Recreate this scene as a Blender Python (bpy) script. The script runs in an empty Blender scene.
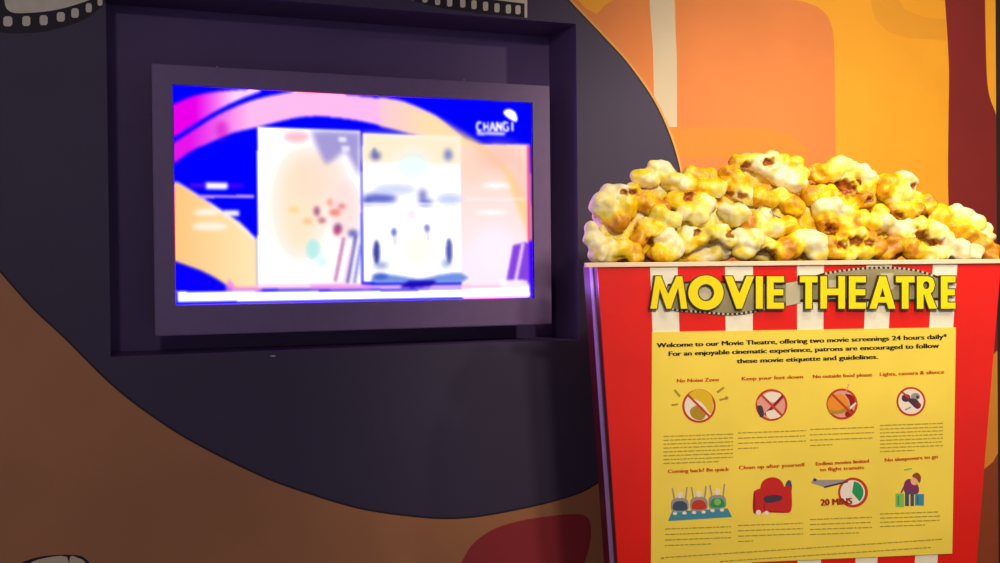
import bpy, bmesh, math, random
import numpy as np
from mathutils import Vector, Matrix
from mathutils.geometry import delaunay_2d_cdt
random.seed(7)
sc = bpy.context.scene
COL = sc.collection
CAMZ = 1.55
F = 1100.0                       # focal length in pixels of the 1000x563 frame
PITCH, ROLL, WYAW = -0.0104, -0.0101, 0.3759

# ------------------------------------------------------------------ helpers
def lin(c):
    return tuple(((v/255)/12.92 if v/255 <= .04045 else ((v/255+.055)/1.055)**2.4) for v in c[:3])

def ray(px, py):
    X = (px-500)/F; U = (281.5-py)/F
    c, s = math.cos(ROLL), math.sin(ROLL); x = X*c-U*s; u = X*s+U*c
    c, s = math.cos(PITCH), math.sin(PITCH)
    return Vector((x, c-u*s, s+u*c))

class Plane:
    """vertical plane in the room; local axes t (along), z (up), n (away from the viewer)"""
    def __init__(self, o, yaw):
        self.t = Vector((math.cos(yaw), math.sin(yaw), 0)); self.n = Vector((-math.sin(yaw), math.cos(yaw), 0))
        self.o = Vector((o[0], o[1], CAMZ))
    def uv(self, px, py, back=0.0):
        R = ray(px, py); cam = Vector((0, 0, CAMZ))
        k = ((self.o-cam).dot(self.n)+back)/R.dot(self.n); P = cam+R*k
        return ((P-self.o).dot(self.t), P.z-CAMZ)
    def P(self, s, z, back=0.0):
        return self.o+self.t*s+Vector((0, 0, z))+self.n*back
    def px(self, px, py, back=0.0):
        s, z = self.uv(px, py, back); return self.P(s, z, back)

def newmat(name, color, rough=.6, noise=.0, nscale=30, spec=.3, bump=0, bscale=200, metallic=0, coat=0):
    m = bpy.data.materials.new(name); m.use_nodes = True
    nt = m.node_tree; b = nt.nodes['Principled BSDF']
    c = lin(color)
    b.inputs['Roughness'].default_value = rough
    b.inputs['Specular IOR Level'].default_value = spec
    b.inputs['Metallic'].default_value = metallic
    b.inputs['Coat Weight'].default_value = coat
    tc = nt.nodes.new('ShaderNodeTexCoord')
    nz = nt.nodes.new('ShaderNodeTexNoise'); nz.inputs['Scale'].default_value = nscale; nz.inputs['Detail'].default_value = 3
    nt.links.new(tc.outputs['Object'], nz.inputs['Vector'])
    rp = nt.nodes.new('ShaderNodeValToRGB')
    rp.color_ramp.elements[0].position = .3; rp.color_ramp.elements[1].position = .7
    rp.color_ramp.elements[0].color = tuple(v*(1-noise) for v in c)+(1,)
    rp.color_ramp.elements[1].color = tuple(min(1, v*(1+noise)) for v in c)+(1,)
    nt.links.new(nz.outputs['Fac'], rp.inputs['Fac']); nt.links.new(rp.outputs['Color'], b.inputs['Base Color'])
    if bump:
        n2 = nt.nodes.new('ShaderNodeTexNoise'); n2.inputs['Scale'].default_value = bscale
        nt.links.new(tc.outputs['Object'], n2.inputs['Vector'])
        bp = nt.nodes.new('ShaderNodeBump'); bp.inputs['Strength'].default_value = bump; bp.inputs['Distance'].default_value = .002
        nt.links.new(n2.outputs['Fac'], bp.inputs['Height']); nt.links.new(bp.outputs['Normal'], b.inputs['Normal'])
    return m

def link(name, me, mats, parent=None, smooth=False):
    for m in (mats if isinstance(mats, (list, tuple)) else [mats]): me.materials.append(m)
    o = bpy.data.objects.new(name, me); COL.objects.link(o)
    if parent is not None:
        o.parent = parent; o.matrix_parent_inverse = Matrix.Identity(4)
        me.transform(Matrix.Translation(-wloc(parent)))
    if smooth:
        for p in me.polygons: p.use_smooth = True
    return o
def wloc(o):
    v = Vector((0, 0, 0))
    while o is not None: v += o.location; o = o.parent
    return v
def obj(name, bm, mats, parent=None, smooth=False):
    me = bpy.data.meshes.new(name); bm.normal_update(); bm.to_mesh(me); bm.free()
    return link(name, me, mats, parent, smooth)
def thing(name, label, cat, loc, group=None):
    o = bpy.data.objects.new(name, None); COL.objects.link(o); o.location = loc
    o.empty_display_size = .1
    o['label'] = label; o['category'] = cat
    if group: o['group'] = group
    return o
def struct(o, label=None, cat=None):
    o['kind'] = 'structure'
    if label: o['label'] = label
    if cat: o['category'] = cat
    return o

def spline(pts, n=6, closed=False):
    out = []; N = len(pts)
    rng = range(N) if closed else range(N-1)
    for i in rng:
        g = (lambda k: pts[k % N]) if closed else (lambda k: pts[max(0, min(N-1, k))])
        a, b, c, d = g(i-1), g(i), g(i+1), g(i+2)
        for j in range(n):
            t = j/n
            out.append(tuple(.5*((2*b[k])+(-a[k]+c[k])*t+(2*a[k]-5*b[k]+4*c[k]-d[k])*t*t+(-a[k]+3*b[k]-3*c[k]+d[k])*t**3) for k in (0, 1)))
    if not closed: out.append(tuple(pts[-1]))
    return out
def ell(cx, cy, rx, ry=None, n=28, a0=0, a1=360):
    ry = rx if ry is None else ry
    full = abs(a1-a0) >= 360
    return [(cx+rx*math.cos(math.radians(a0+(a1-a0)*i/(n if full else n-1))), cy-ry*math.sin(math.radians(a0+(a1-a0)*i/(n if full else n-1)))) for i in range(n)]
def bar(x0, y0, x1, y1, w):
    dx, dy = x1-x0, y1-y0; L = math.hypot(dx, dy) or 1; nx, ny = -dy/L*w/2, dx/L*w/2
    return [(x0+nx, y0+ny), (x1+nx, y1+ny), (x1-nx, y1-ny), (x0-nx, y0-ny)]
def rect(x0, y0, x1, y1): return [(x0, y0), (x1, y0), (x1, y1), (x0, y1)]

def inside(poly, x, y):
    c = False; j = len(poly)-1
    for i in range(len(poly)):
        xi, yi = poly[i]; xj, yj = poly[j]
        if (yi > y) != (yj > y) and x < (xj-xi)*(y-yi)/(yj-yi)+xi: c = not c
        j = i
    return c

def inlay(shapes, place, thick=0.0, holes=()):
    """shapes: [(polygon, slot)] bottom first, partitioned into ONE flat sheet; place(x, y) -> Vector; thick extrudes it"""
    vs = []; es = []; bbs = []
    for poly, _ in list(shapes)+[(h, -1) for h in holes]:
        b = len(vs); n = len(poly)
        vs += [Vector(p) for p in poly]; es += [(b+i, b+(i+1) % n) for i in range(n)]
    V, Ed, Fa, _, _, _ = delaunay_2d_cdt(vs, es, [], 0, 1e-6)
    alls = [(p, m, min(q[0] for q in p), max(q[0] for q in p), min(q[1] for q in p), max(q[1] for q in p)) for p, m in shapes]
    bm = bmesh.new(); bv = [bm.verts.new(place(v.x, v.y)) for v in V]
    for f in Fa:
        cx = sum(V[i].x for i in f)/len(f); cy = sum(V[i].y for i in f)/len(f)
        if any(inside(h, cx, cy) for h in holes): continue
        slot = None
        for p, m, x0, x1, y0, y1 in reversed(alls):
            if x0 <= cx <= x1 and y0 <= cy <= y1 and inside(p, cx, cy): slot = m; break
        if slot is None: continue
        try: fc = bm.faces.new([bv[i] for i in f]); fc.material_index = slot
        except ValueError: pass
    for v in [v for v in bm.verts if not v.link_faces]: bm.verts.remove(v)
    cam = Vector((0, 0, CAMZ))
    bm.normal_update()
    for f in bm.faces:
        if f.normal.dot(cam-f.calc_center_median()) < 0: f.normal_flip()
    bm.normal_update()
    if thick and bm.faces:
        nrm = bm.faces[:][0].normal.copy()
        fs = bm.faces[:]
        r = bmesh.ops.extrude_face_region(bm, geom=fs, use_keep_orig=True)
        nv = [g for g in r['geom'] if isinstance(g, bmesh.types.BMVert)]
        nf = [g for g in r['geom'] if isinstance(g, bmesh.types.BMFace)]
        for v in nv: v.co -= nrm*thick
        for f in nf: f.normal_flip()
        bm.normal_update()
        bmesh.ops.recalc_face_normals(bm, faces=bm.faces[:])
    return bm

def add_box(bm, corners_front, back_vec, slot=0):
    """prism: 4 front points extruded along back_vec"""
    a = [bm.verts.new(p) for p in corners_front]; b = [bm.verts.new(Vector(p)+back_vec) for p in corners_front]
    n = len(a)
    fs = [bm.faces.new(a), bm.faces.new(b[::-1])]+[bm.faces.new([a[i], b[i], b[(i+1) % n], a[(i+1) % n]]) for i in range(n)]
    for f in fs: f.material_index = slot
    return fs
def fixn(bm): bmesh.ops.recalc_face_normals(bm, faces=bm.faces[:]); return bm
def bevel(bm, w, seg=2):
    bmesh.ops.bevel(bm, geom=bm.edges[:], offset=w, segments=seg, affect='EDGES', profile=.6); return bm

# ------------------------------------------------------------------ planes
TVP = Plane((-1.0083, 3.4253), WYAW)                 # plane of the TV bezel
GAP = .03
WALL = Plane((TVP.o.x-TVP.n.x*GAP, TVP.o.y-TVP.n.y*GAP), WYAW)   # mural surface, a little nearer
BYAW = .136
R0 = ray(597, 262); k0 = 3.3/R0.y
BOX = Plane((R0.x*k0, R0.y*k0), BYAW)                # front face of the popcorn box

# ------------------------------------------------------------------ materials
M = {}
def mk(n, c, **k): M[n] = newmat(n, c, **k)
mk('charcoal', (68, 60, 84), noise=.06, nscale=3, rough=.55)  # dark mural field, bluish flare of the television mixed into its colour
mk('charcoal_edge', (45, 36, 44), rough=.6)
mk('orange', (250, 174, 42), noise=.04, nscale=4)
mk('salmon', (236, 140, 70), noise=.04, nscale=4)
mk('ochre', (228, 146, 52), noise=.04, nscale=4)
mk('cream', (226, 208, 172), noise=.04, nscale=4)
mk('amber', (238, 164, 44), noise=.01)
mk('rim', (236, 176, 88))
mk('maroon', (132, 38, 36), noise=.06, nscale=4)
mk('dark_red', (164, 54, 60), noise=.06, nscale=4)
mk('dimmed_orange', (188, 128, 86), noise=.10, nscale=2)
mk('rust', (150, 70, 38), noise=.06)
mk('film_black', (40, 32, 42))
mk('film_cream', (222, 216, 190), noise=.05)
mk('niche_glow_tint', (100, 76, 128), noise=.05, nscale=3, rough=.5)  # dark niche surface with the screen's purple bloom put into its colour
mk('floor', (110, 100, 100), noise=.2, nscale=8, rough=.7)
mk('ceiling', (190, 185, 180), noise=.03)
mk('side_wall', (52, 42, 38), noise=.1)
mk('tv_bezel', (120, 98, 140), noise=.04, rough=.42, spec=.4)  # frame colour pushed to violet, painting in the light bleeding from the screen
mk('tv_lip', (18, 14, 30), rough=.4)
mk('box_red', (228, 30, 12), noise=.04, rough=.28, spec=.5, nscale=6)
mk('box_white', (240, 232, 205), noise=.03, rough=.35, spec=.5)
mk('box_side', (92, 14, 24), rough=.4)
mk('box_edge', (214, 186, 214), rough=.3, spec=.5)  # white side trim, the television's lilac light tinted into it
mk('lip', (246, 218, 180), rough=.35)
mk('letter_yellow', (246, 222, 18), noise=.03, rough=.4)
mk('letter_edge', (72, 66, 14), rough=.5)
mk('ribbon_grey', (150, 140, 104), noise=.25, nscale=9)
mk('ribbon_light', (196, 186, 150), noise=.1, nscale=9)
mk('ribbon_dark', (60, 34, 22))
mk('paper', (250, 220, 80), noise=.05, nscale=5, rough=.33, spec=.5)
mk('ink_black', (44, 36, 8))
mk('ink_body', (176, 158, 54))
mk('ink_red', (226, 84, 22))
mk('ban_red', (196, 60, 34))
mk('p_white', (240, 226, 206)); mk('p_yellow', (226, 186, 34)); mk('p_olive', (176, 140, 40))
mk('p_pink', (226, 160, 140)); mk('p_orange', (236, 146, 40)); mk('p_dark', (74, 50, 66)); mk('p_darkred', (150, 20, 24))
mk('p_grey', (158, 148, 146)); mk('p_teal', (66, 140, 160)); mk('p_navy', (66, 82, 100)); mk('p_green', (40, 150, 84))
mk('p_lime', (130, 190, 90)); mk('p_chair', (200, 38, 34)); mk('p_purple', (128, 50, 92)); mk('p_skin', (240, 180, 130)); mk('p_blue', (60, 140, 170))
mk('lamp_metal', (200, 200, 198), rough=.3, metallic=.6)
mk('screw', (170, 160, 180), rough=.3, metallic=.5)

# ------------------------------------------------------------------ mural wall
uvw = WALL.uv
def wp(pts): return [(min(q[0], S_END), min(q[1], Z_CEIL)) for q in (uvw(*p) for p in pts)]
S_END = uvw(997, 280)[0]
Z_FLOOR, Z_CEIL = -CAMZ, 1.35
S0 = -2.2
ns0, ns1 = uvw(108.5, 200)[0], uvw(577.5, 180)[0]
nz0, nz1 = uvw(330, 349)[1], uvw(577.5, 24)[1]
NICHE = [(ns0, nz0), (ns1, nz0), (ns1, nz1), (ns0, nz1)]
circ_px = [(0, 272), (32, 308), (65, 339), (111, 384.5), (150, 415), (194, 443), (258, 475), (300, 491), (360, 509), (420, 517.5), (463, 518.4), (507, 512), (559, 500), (595, 485),
           (640, 446), (668, 390), (684, 300), (686, 230), (679, 165), (659, 110), (630, 66), (604, 37), (569, 0)]
circ = wp(circ_px)
c_top = [(1.15, 1.13), (.85, 1.26), (.5, 1.32), (.1, 1.32), (-.3, 1.22), (-.62, .98), (-.76, .6), (-.68, .25)]
circle = spline(circ+c_top, 6, True)
cxm = sum(p[0] for p in circle)/len(circle); cym = sum(p[1] for p in circle)/len(circle)
def grow(poly, d):
    return [(cxm+(x-cxm)*(1+d/math.hypot(x-cxm, y-cym)), cym+(y-cym)*(1+d/math.hypot(x-cxm, y-cym))) for x, y in poly]
wm = ['amber', 'orange', 'salmon', 'ochre', 'cream', 'rim', 'maroon', 'dark_red', 'dimmed_orange', 'rust', 'charcoal', 'charcoal_edge', 'film_black', 'film_cream', 'screw']
W = {n: i for i, n in enumerate(wm)}
shapes = [([(S0, Z_FLOOR), (S_END, Z_FLOOR), (S_END, Z_CEIL), (S0, Z_CEIL)], W['orange'])]
def ws(n, pts, sm=0): shapes.append((wp(spline(pts, sm, True) if sm else pts), W[n]))
# lower-left orange of the mural, dim light painted in as brown, reaching to the red blob
sL = uvw(640, 500)[0]
shapes.append(([(S0, Z_FLOOR), (sL, Z_FLOOR), (sL, -.62), (.5, .2), (S0, 1.0)], W['dimmed_orange']))
# salmon left piece between circle and cream stripe
ws('salmon', [(560, -20), (585, 8), (597, 14), (606, 4), (622, -4), (650, -8), (656, 40), (656, 128), (690, 250), (600, 250), (560, 60)])
# ochre band + salmon square
ws('ochre', [(640, 122), (662, 127), (720, 127), (765, 129), (792, 135), (806, 148), (812, 175), (812, 300), (560, 300), (560, 122)])
ws('salmon', [(560, 158), (720, 157), (760, 158), (785, 162), (792, 172), (792, 300), (560, 300)])
ws('salmon', [(674, -150), (676, 60), (676, 127), (720, 127), (765, 129), (792, 135), (806, 148), (812, 175), (812, 240), (836, 240), (836, 165)]+spline([(835, 90), (834, 44), (831, 24), (823, 11), (808, 3), (789, -1), (760, -4), (720, -5)], 5))
ws('cream', [(646, -150), (650, 10), (653, 50), (654, 95), (655, 112), (662, 127), (677, 127), (677, 60), (675, 20), (671, -150)])
ws('amber', [(866, -150), (871, 4), (876, 20), (888, 32), (908, 38), (946, 40.5), (946, 19), (925, 17), (905, 10), (896, -5), (894, -150)])
# maroon strip with the orange loop on its right
mar = [(943, -150), (945, 0)]+spline([(947, 30), (949, 70), (948.5, 120), (948, 180), (950, 230), (956, 290), (966, 360)], 4)+[(970, 563), (1010, 563), (1010, -150)]
ws('maroon', mar)
ws('orange', [(984.5, -150)]+spline([(985, 0), (986, 50), (987.5, 84), (992, 104), (1002, 124)], 4)+[(1010, 124), (1010, -150)])
ws('rust', [(965, 350), (1010, 350), (1010, 620), (930, 620)])
ws('ochre', [(975, 372), (1010, 350), (1010, 452), (993, 462), (978, 474), (960, 478)])
# dark red blob at the foot of the circle
ws('dark_red', spline([(459, 575), (462, 562), (472, 545), (490, 531), (513, 522.5), (542, 517), (575, 514), (588, 518), (591, 532), (588, 552), (578, 580)], 4))
ws('film_black', spline([(10, 575), (20, 563.5), (44, 556), (75, 555), (86, 559), (94, 570), (96, 580)], 4))
ws('cream', spline([(24, 575), (30, 563.5), (45, 558), (67, 557), (67.5, 575)], 3)); ws('cream', spline([(70, 575), (70, 557), (78, 558), (85, 562), (90, 575)], 3))
# circle: thin lighter rim on the upper right, dark edge, field
ws('rim', spline([(565, 0), (600, 37), (626, 66), (655, 110), (675, 165), (682, 230), (683, 229), (681.2, 165), (661.2, 109), (632.2, 65), (606, 36), (572, 0), (555, -20)], 4, False))
shapes.append((grow(circle, .001), W['charcoal_edge']))
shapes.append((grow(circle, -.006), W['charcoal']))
# film strip, top left
ws('film_black', [(-30, 26)]+spline([(-8, 31), (12, 33.5), (38, 32.5), (58, 28.5), (78, 22.5), (93, 14), (106, 2), (116, -14)], 3)+[(110, -150), (-30, -150)])
ws('film_cream', spline([(4, -8), (5, 4), (8, 10), (15, 13), (30, 12.8), (46, 11.5), (62, 8.5), (78, 4), (91, -1), (100, -8)], 4)+[(70, -150), (10, -150)])
for x, y, w, h in [(-10, 20.5, 9, 10), (7.8, 21.3, 9, 10), (26.3, 21, 8, 10), (43.6, 20.2, 8, 10), (60.8, 16.8, 8, 9.5), (75, 13, 7.5, 9.5), (88.8, 7.8, 6, 9), (100, 1.4, 5, 8.5)]:
    ws('film_cream', [(x+sx*w/2*a, y+sy*h/2*b_) for sx, sy, ks in ((-1, -1, 0), (1, -1, 1), (1, 1, 0), (-1, 1, 1)) for a, b_ in (((1, .6), (.6, 1)) if ks == 0 else ((.6, 1), (1, .6)))])
# film strip, top middle (above the niche)
ws('film_black', [(378, -150), (384, -3), (410, 0), (440, 8), (480, 13.5), (528, 18), (528, -150)])
ws('film_cream', [(440, -150), (470, -4), (500, .5), (524.5, 3.5), (524.5, 17.5), (527.3, 17.8), (527.3, -150)])
for x, y in [(413, -4.5), (425, -2), (437.6, .5), (449.6, 2), (462.8, 3), (474, 4.6), (485.6, 6.2), (497, 7.8), (508.4, 9), (518, 9.8)]:
    ws('film_cream', [(x+sx*2.6*a, y+sy*4.5*b_) for sx, sy, ks in ((-1, -1, 0), (1, -1, 1), (1, 1, 0), (-1, 1, 1)) for a, b_ in (((1, .7), (.6, 1)) if ks == 0 else ((.6, 1), (1, .7)))])
ws('screw', ell(273, 356, 3, 1, 8))
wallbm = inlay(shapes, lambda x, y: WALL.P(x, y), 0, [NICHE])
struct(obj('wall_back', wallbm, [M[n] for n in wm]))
# niche: four reveals and a back sheet, open to the front
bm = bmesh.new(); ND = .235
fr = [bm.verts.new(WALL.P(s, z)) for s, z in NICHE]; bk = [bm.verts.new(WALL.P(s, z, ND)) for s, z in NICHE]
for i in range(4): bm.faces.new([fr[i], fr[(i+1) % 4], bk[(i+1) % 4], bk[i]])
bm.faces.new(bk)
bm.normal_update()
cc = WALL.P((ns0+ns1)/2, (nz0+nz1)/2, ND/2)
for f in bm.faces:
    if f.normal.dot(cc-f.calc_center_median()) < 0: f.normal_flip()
struct(obj('wall_niche', bm, M['niche_glow_tint']))
# side return at the right end, floor, ceiling
bm = bmesh.new(); toward = (Vector((0, 0, CAMZ))-WALL.P(S_END, 0)); 
e0 = WALL.P(S_END, Z_FLOOR, .01); vdir = -WALL.n*1.0+WALL.t*.02
a = e0; b = e0-WALL.n*2.2+WALL.t*.75
add_box(bm, [a, b, b+Vector((0, 0, Z_CEIL-Z_FLOOR)), a+Vector((0, 0, Z_CEIL-Z_FLOOR))], WALL.t*.08)
struct(obj('wall_right', fixn(bm), M['side_wall']))
for nm, z, m, d in (('floor', Z_FLOOR, 'floor', -.05), ('ceiling', Z_CEIL, 'ceiling', .05)):
    bm = bmesh.new()
    q = [WALL.P(S0, z), WALL.P(S_END+.9, z), WALL.P(S_END+.9, z, -4.6), WALL.P(S0, z, -4.6)]
    add_box(bm, q, Vector((0, 0, d)))
    struct(obj(nm, fixn(bm), M[m]))

# ------------------------------------------------------------------ television
b0, b1, bz0, bz1 = -.0648, 1.2805, -.0965, .7456
s_w, s_h = 1.21, .6806
SZ = -.097
tz = lambda z: z   # z already relative to the camera height
tv = thing('television', 'wall-mounted flat television showing a blue and orange film programme, set in the dark niche', 'television', TVP.P((b0+b1)/2, bz0, 0))
# in the fit the z zero is shifted by z0
Z0 = -.097
def TP(s, z, back=0): return TVP.P(s, z+Z0, back)
tv.location = TP((b0+b1)/2, bz0)
outer = [(b0, bz0), (b1, bz0), (b1, bz1), (b0, bz1)]
innr = [(-.004, -.004), (s_w+.004, -.004), (s_w+.004, s_h+.004), (-.004, s_h+.004)]
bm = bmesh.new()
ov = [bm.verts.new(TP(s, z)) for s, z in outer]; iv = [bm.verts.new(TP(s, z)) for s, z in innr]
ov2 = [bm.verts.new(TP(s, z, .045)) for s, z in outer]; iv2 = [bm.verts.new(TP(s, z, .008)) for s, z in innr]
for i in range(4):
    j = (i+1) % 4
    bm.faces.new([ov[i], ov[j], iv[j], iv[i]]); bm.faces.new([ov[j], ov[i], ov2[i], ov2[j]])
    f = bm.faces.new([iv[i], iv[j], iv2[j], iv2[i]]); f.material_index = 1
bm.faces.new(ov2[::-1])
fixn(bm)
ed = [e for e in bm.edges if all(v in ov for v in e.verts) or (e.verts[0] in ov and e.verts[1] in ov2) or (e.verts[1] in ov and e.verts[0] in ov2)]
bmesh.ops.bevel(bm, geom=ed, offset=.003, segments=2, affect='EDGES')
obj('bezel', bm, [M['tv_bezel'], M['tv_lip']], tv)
bm = bmesh.new()
add_box(bm, [TP(.2, .1, .045), TP(1.0, .1, .045), TP(1.0, .6, .045), TP(.2, .6, .045)], TVP.n*.15)
obj('wall_mount', fixn(bm), M['tv_lip'], tv)
for (x, y) in ((217, 64.5), (464, 77.5)):
    bm = bmesh.new(); c = TVP.px(x, y+2.5, -.001)
    bmesh.ops.create_uvsphere(bm, u_segments=10, v_segments=6, radius=.0035, matrix=Matrix.Translation(c))
    obj('screw', bm, M['screw'], tv, True)
# screen picture: colours of a lit display, painted on a fine vertex grid
NX, NY = 460, 260
gx, gy = np.meshgrid(np.linspace(0, 1, NX), np.linspace(0, 1, NY))    # gy 0 = top
# the picture is drafted in the photograph's coordinates: map the display's rectangle to them once
def homog(src, dst):
    A = []; 
    for (x, y), (u, v_) in zip(src, dst):
        A.append([x, y, 1, 0, 0, 0, -u*x, -u*y, u]); A.append([0, 0, 0, x, y, 1, -v_*x, -v_*y, v_])
    A = np.array(A, float); h = np.linalg.solve(A[:, :8], A[:, 8]); return np.append(h, 1).reshape(3, 3)
HM = homog([(0, 0), (1, 0), (1, 1), (0, 1)], [(173.5, 85.5), (532.6, 103.5), (532, 298), (176.5, 305)])
ww = HM[2, 0]*gx+HM[2, 1]*gy+1
PXg = (HM[0, 0]*gx+HM[0, 1]*gy+HM[0, 2])/ww
PYg = (HM[1, 0]*gx+HM[1, 1]*gy+HM[1, 2])/ww
img = np.zeros((NY, NX, 3)); img[:] = (0, 0, 255)
def blur(m, r):
    for _ in range(2):
        for ax in (0, 1):
            p = np.pad(m, [(r, r) if k == ax else (0, 0) for k in range(m.ndim)], mode='edge')
            m = sum(np.take(p, range(i, i+m.shape[ax]), axis=ax) for i in range(2*r+1))/(2*r+1)
    return m
def pmask(poly):
    c = np.zeros(PXg.shape, bool); j = len(poly)-1
    for i in range(len(poly)):
        xi, yi = poly[i]; xj, yj = poly[j]
        if yi != yj: c ^= ((yi > PYg) != (yj > PYg)) & (PXg < (xj-xi)*(PYg-yi)/(yj-yi)+xi)
        j = i
    return c.astype(float)
def paint(poly, col, r=1, a=1.0, clip=None):
    global img
    m = pmask(poly)
    if r: m = blur(m, r)
    if clip is not None: m = m*clip
    m = (m*a)[..., None]; img = img*(1-m)+np.array(col, float)*m
def grad(poly, c0, c1, x0, x1, r=1, a=1., vert=False):
    global img
    t = np.clip(((PYg if vert else PXg)-x0)/(x1-x0), 0, 1)[..., None]
    m = (blur(pmask(poly), r)*a)[..., None] if r else (pmask(poly)*a)[..., None]
    img = img*(1-m)+(np.array(c0, float)*(1-t)+np.array(c1, float)*t)*m
# sweeping arcs
grad(spline([(170, 106), (190, 97), (212, 92), (240, 89.5), (262, 90), (240, 99), (218, 110), (198, 122), (170, 140)], 4), (236, 0, 236), (255, 214, 250), 195, 235)
grad([(174, 163)]+spline([(174, 143), (200, 126), (222, 113), (250, 101), (278, 94), (310, 90), (345, 94), (377, 97.5), (404, 101.5), (437, 116), (465, 138), (479, 144.5)], 4)+[(531, 144.5), (531, 300), (462, 300), (462, 160), (440, 138)]+spline([(410, 133), (388, 127), (349, 119), (305, 116.5), (258, 127), (230, 134), (210, 143), (192, 151), (174, 164)], 4), (232, 20, 236), (255, 190, 242), 190, 250)
grad([(380, 97), (404, 101.5), (437, 116), (465, 138), (479, 144.5), (470, 170), (440, 140), (410, 133), (380, 126)], (255, 200, 230), (255, 226, 176), 370, 430, 2)
paint(ell(222, 130, 6, 9), (205, 0, 190), 3, .5)
# right hand panel
P_R = rect(461, 145, 531, 292)
grad(P_R, (255, 222, 205), (255, 240, 250), 160, 262, 0, 1, True)
paint([(437, 116), (465, 138), (505, 172), (531, 245), (531, 206), (512, 172), (484, 145)], (255, 214, 140), 3, .9)
paint(ell(472, 165, 14, 20), (255, 214, 190), 4, .5); paint(ell(500, 158, 22, 14), (250, 196, 180), 9, .7); paint(ell(522, 180, 8, 22), (255, 200, 180), 4, .6)
paint(ell(497, 186, 14, 3), (255, 255, 255), 2, .9); paint(rect(466, 199, 526, 200.5), (255, 255, 255), 1, .8); paint(ell(492, 213, 16, 2.5), (255, 255, 255), 2, .9)
paint(ell(494, 250, 22, 24), (255, 246, 255), 10, .8)
paint([(506, 281), (513, 246), (533, 241), (533, 284), (506, 284)], (130, 60, 226), 1, .95); paint(bar(515, 282, 523, 244, 3), (255, 220, 255), 1); paint(rect(498, 281, 527, 284.5), (255, 255, 255), 1)
paint(rect(526.5, 145, 528, 244), (255, 255, 255), 0, .8); paint(rect(528, 145, 530.5, 242), (240, 40, 120), 1, .9)
paint(rect(529, 242, 534, 300), (60, 0, 255), 1)
# left orange panel
grad([(174, 182)]+spline([(176, 182), (196, 194), (211, 204), (239, 222), (257, 241)], 3)+[(258, 292), (226, 292), (200, 272), (174, 262)], (255, 202, 132), (255, 232, 180), 178, 250)
paint(bar(177, 183, 210, 204, 1.6), (255, 225, 240), 1, .8); paint(bar(210, 204, 257, 241, 1.8), (255, 255, 255), 1, .9)
paint(spline([(174, 262), (200, 271), (216, 279), (229, 288), (229, 293), (174, 293)], 2), (8, 0, 250), 1)
paint([(226, 287), (229, 279), (236, 288), (262, 287), (262, 292), (226, 292)], (236, 130, 240), 1, .8)
paint(rect(206, 183, 228, 189.5), (255, 250, 255), 1); paint(rect(190, 184, 206, 188), (90, 10, 255), 1); paint(rect(230, 184, 243, 188), (80, 0, 255), 1)
paint(rect(199, 195.5, 254, 198.5), (190, 150, 255), 0); paint(rect(224, 210.5, 239, 217), (250, 240, 255), 1); paint(ell(207, 213, 13, 3), (255, 255, 250), 2, .9); paint(ell(210, 227, 18, 4), (255, 255, 250), 2, .8)
# dark edge over the posters (top arc)
# left poster
paint([(257.5, 127), (361, 131), (361, 288), (257.5, 288)], (255, 253, 255), 0)
paint(ell(300, 205, 24, 52), (255, 230, 190), 11, .8); paint(ell(318, 178, 26, 26), (255, 226, 205), 9, .8); paint(ell(345, 210, 14, 30), (255, 220, 215), 5, .7)
paint([(312, 131), (361, 132), (360, 176), (346, 150), (334, 160), (326, 165), (318, 148)], (152, 140, 214), 3, .85); paint(ell(297, 137, 12, 5), (250, 170, 190), 2, .7)
paint(rect(339, 137, 347, 142), (240, 240, 255), 1); paint(rect(342, 146, 350, 152), (240, 235, 255), 1)
for x, y, rx, ry, c in [(317, 212, 3, 5, (150, 60, 120)), (322, 221, 4, 3, (190, 90, 110)), (335, 213, 6, 4, (240, 130, 110)), (342, 207, 4, 3, (230, 120, 120)), (330, 203, 3, 4, (245, 150, 130)), (308, 222, 5, 3, (255, 190, 130)), (294, 210, 5, 3, (255, 214, 130)), (338, 229, 4, 5, (130, 60, 130)), (353, 234, 5, 4, (90, 90, 190)), (337, 232, 3, 4, (200, 60, 110)), (313, 250, 7, 10, (176, 240, 240)), (322, 262, 5, 5, (215, 255, 250))]:
    paint(ell(x, y, rx, ry, 14), c, 2, .85)
for a, b, c, d, w, col in [(344, 238, 335, 282, 3, (190, 90, 150)), (356, 236, 347, 284, 3, (70, 50, 170)), (361, 244, 354, 284, 2, (60, 70, 190)), (352, 246, 343, 284, 2, (250, 200, 230))]:
    paint(bar(a, b, c, d, w), col, 1, .8)
paint(rect(361, 131, 363, 172), (20, 0, 235), 0); paint(rect(361, 172, 362.5, 283), (190, 190, 255), 1, .8)
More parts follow.
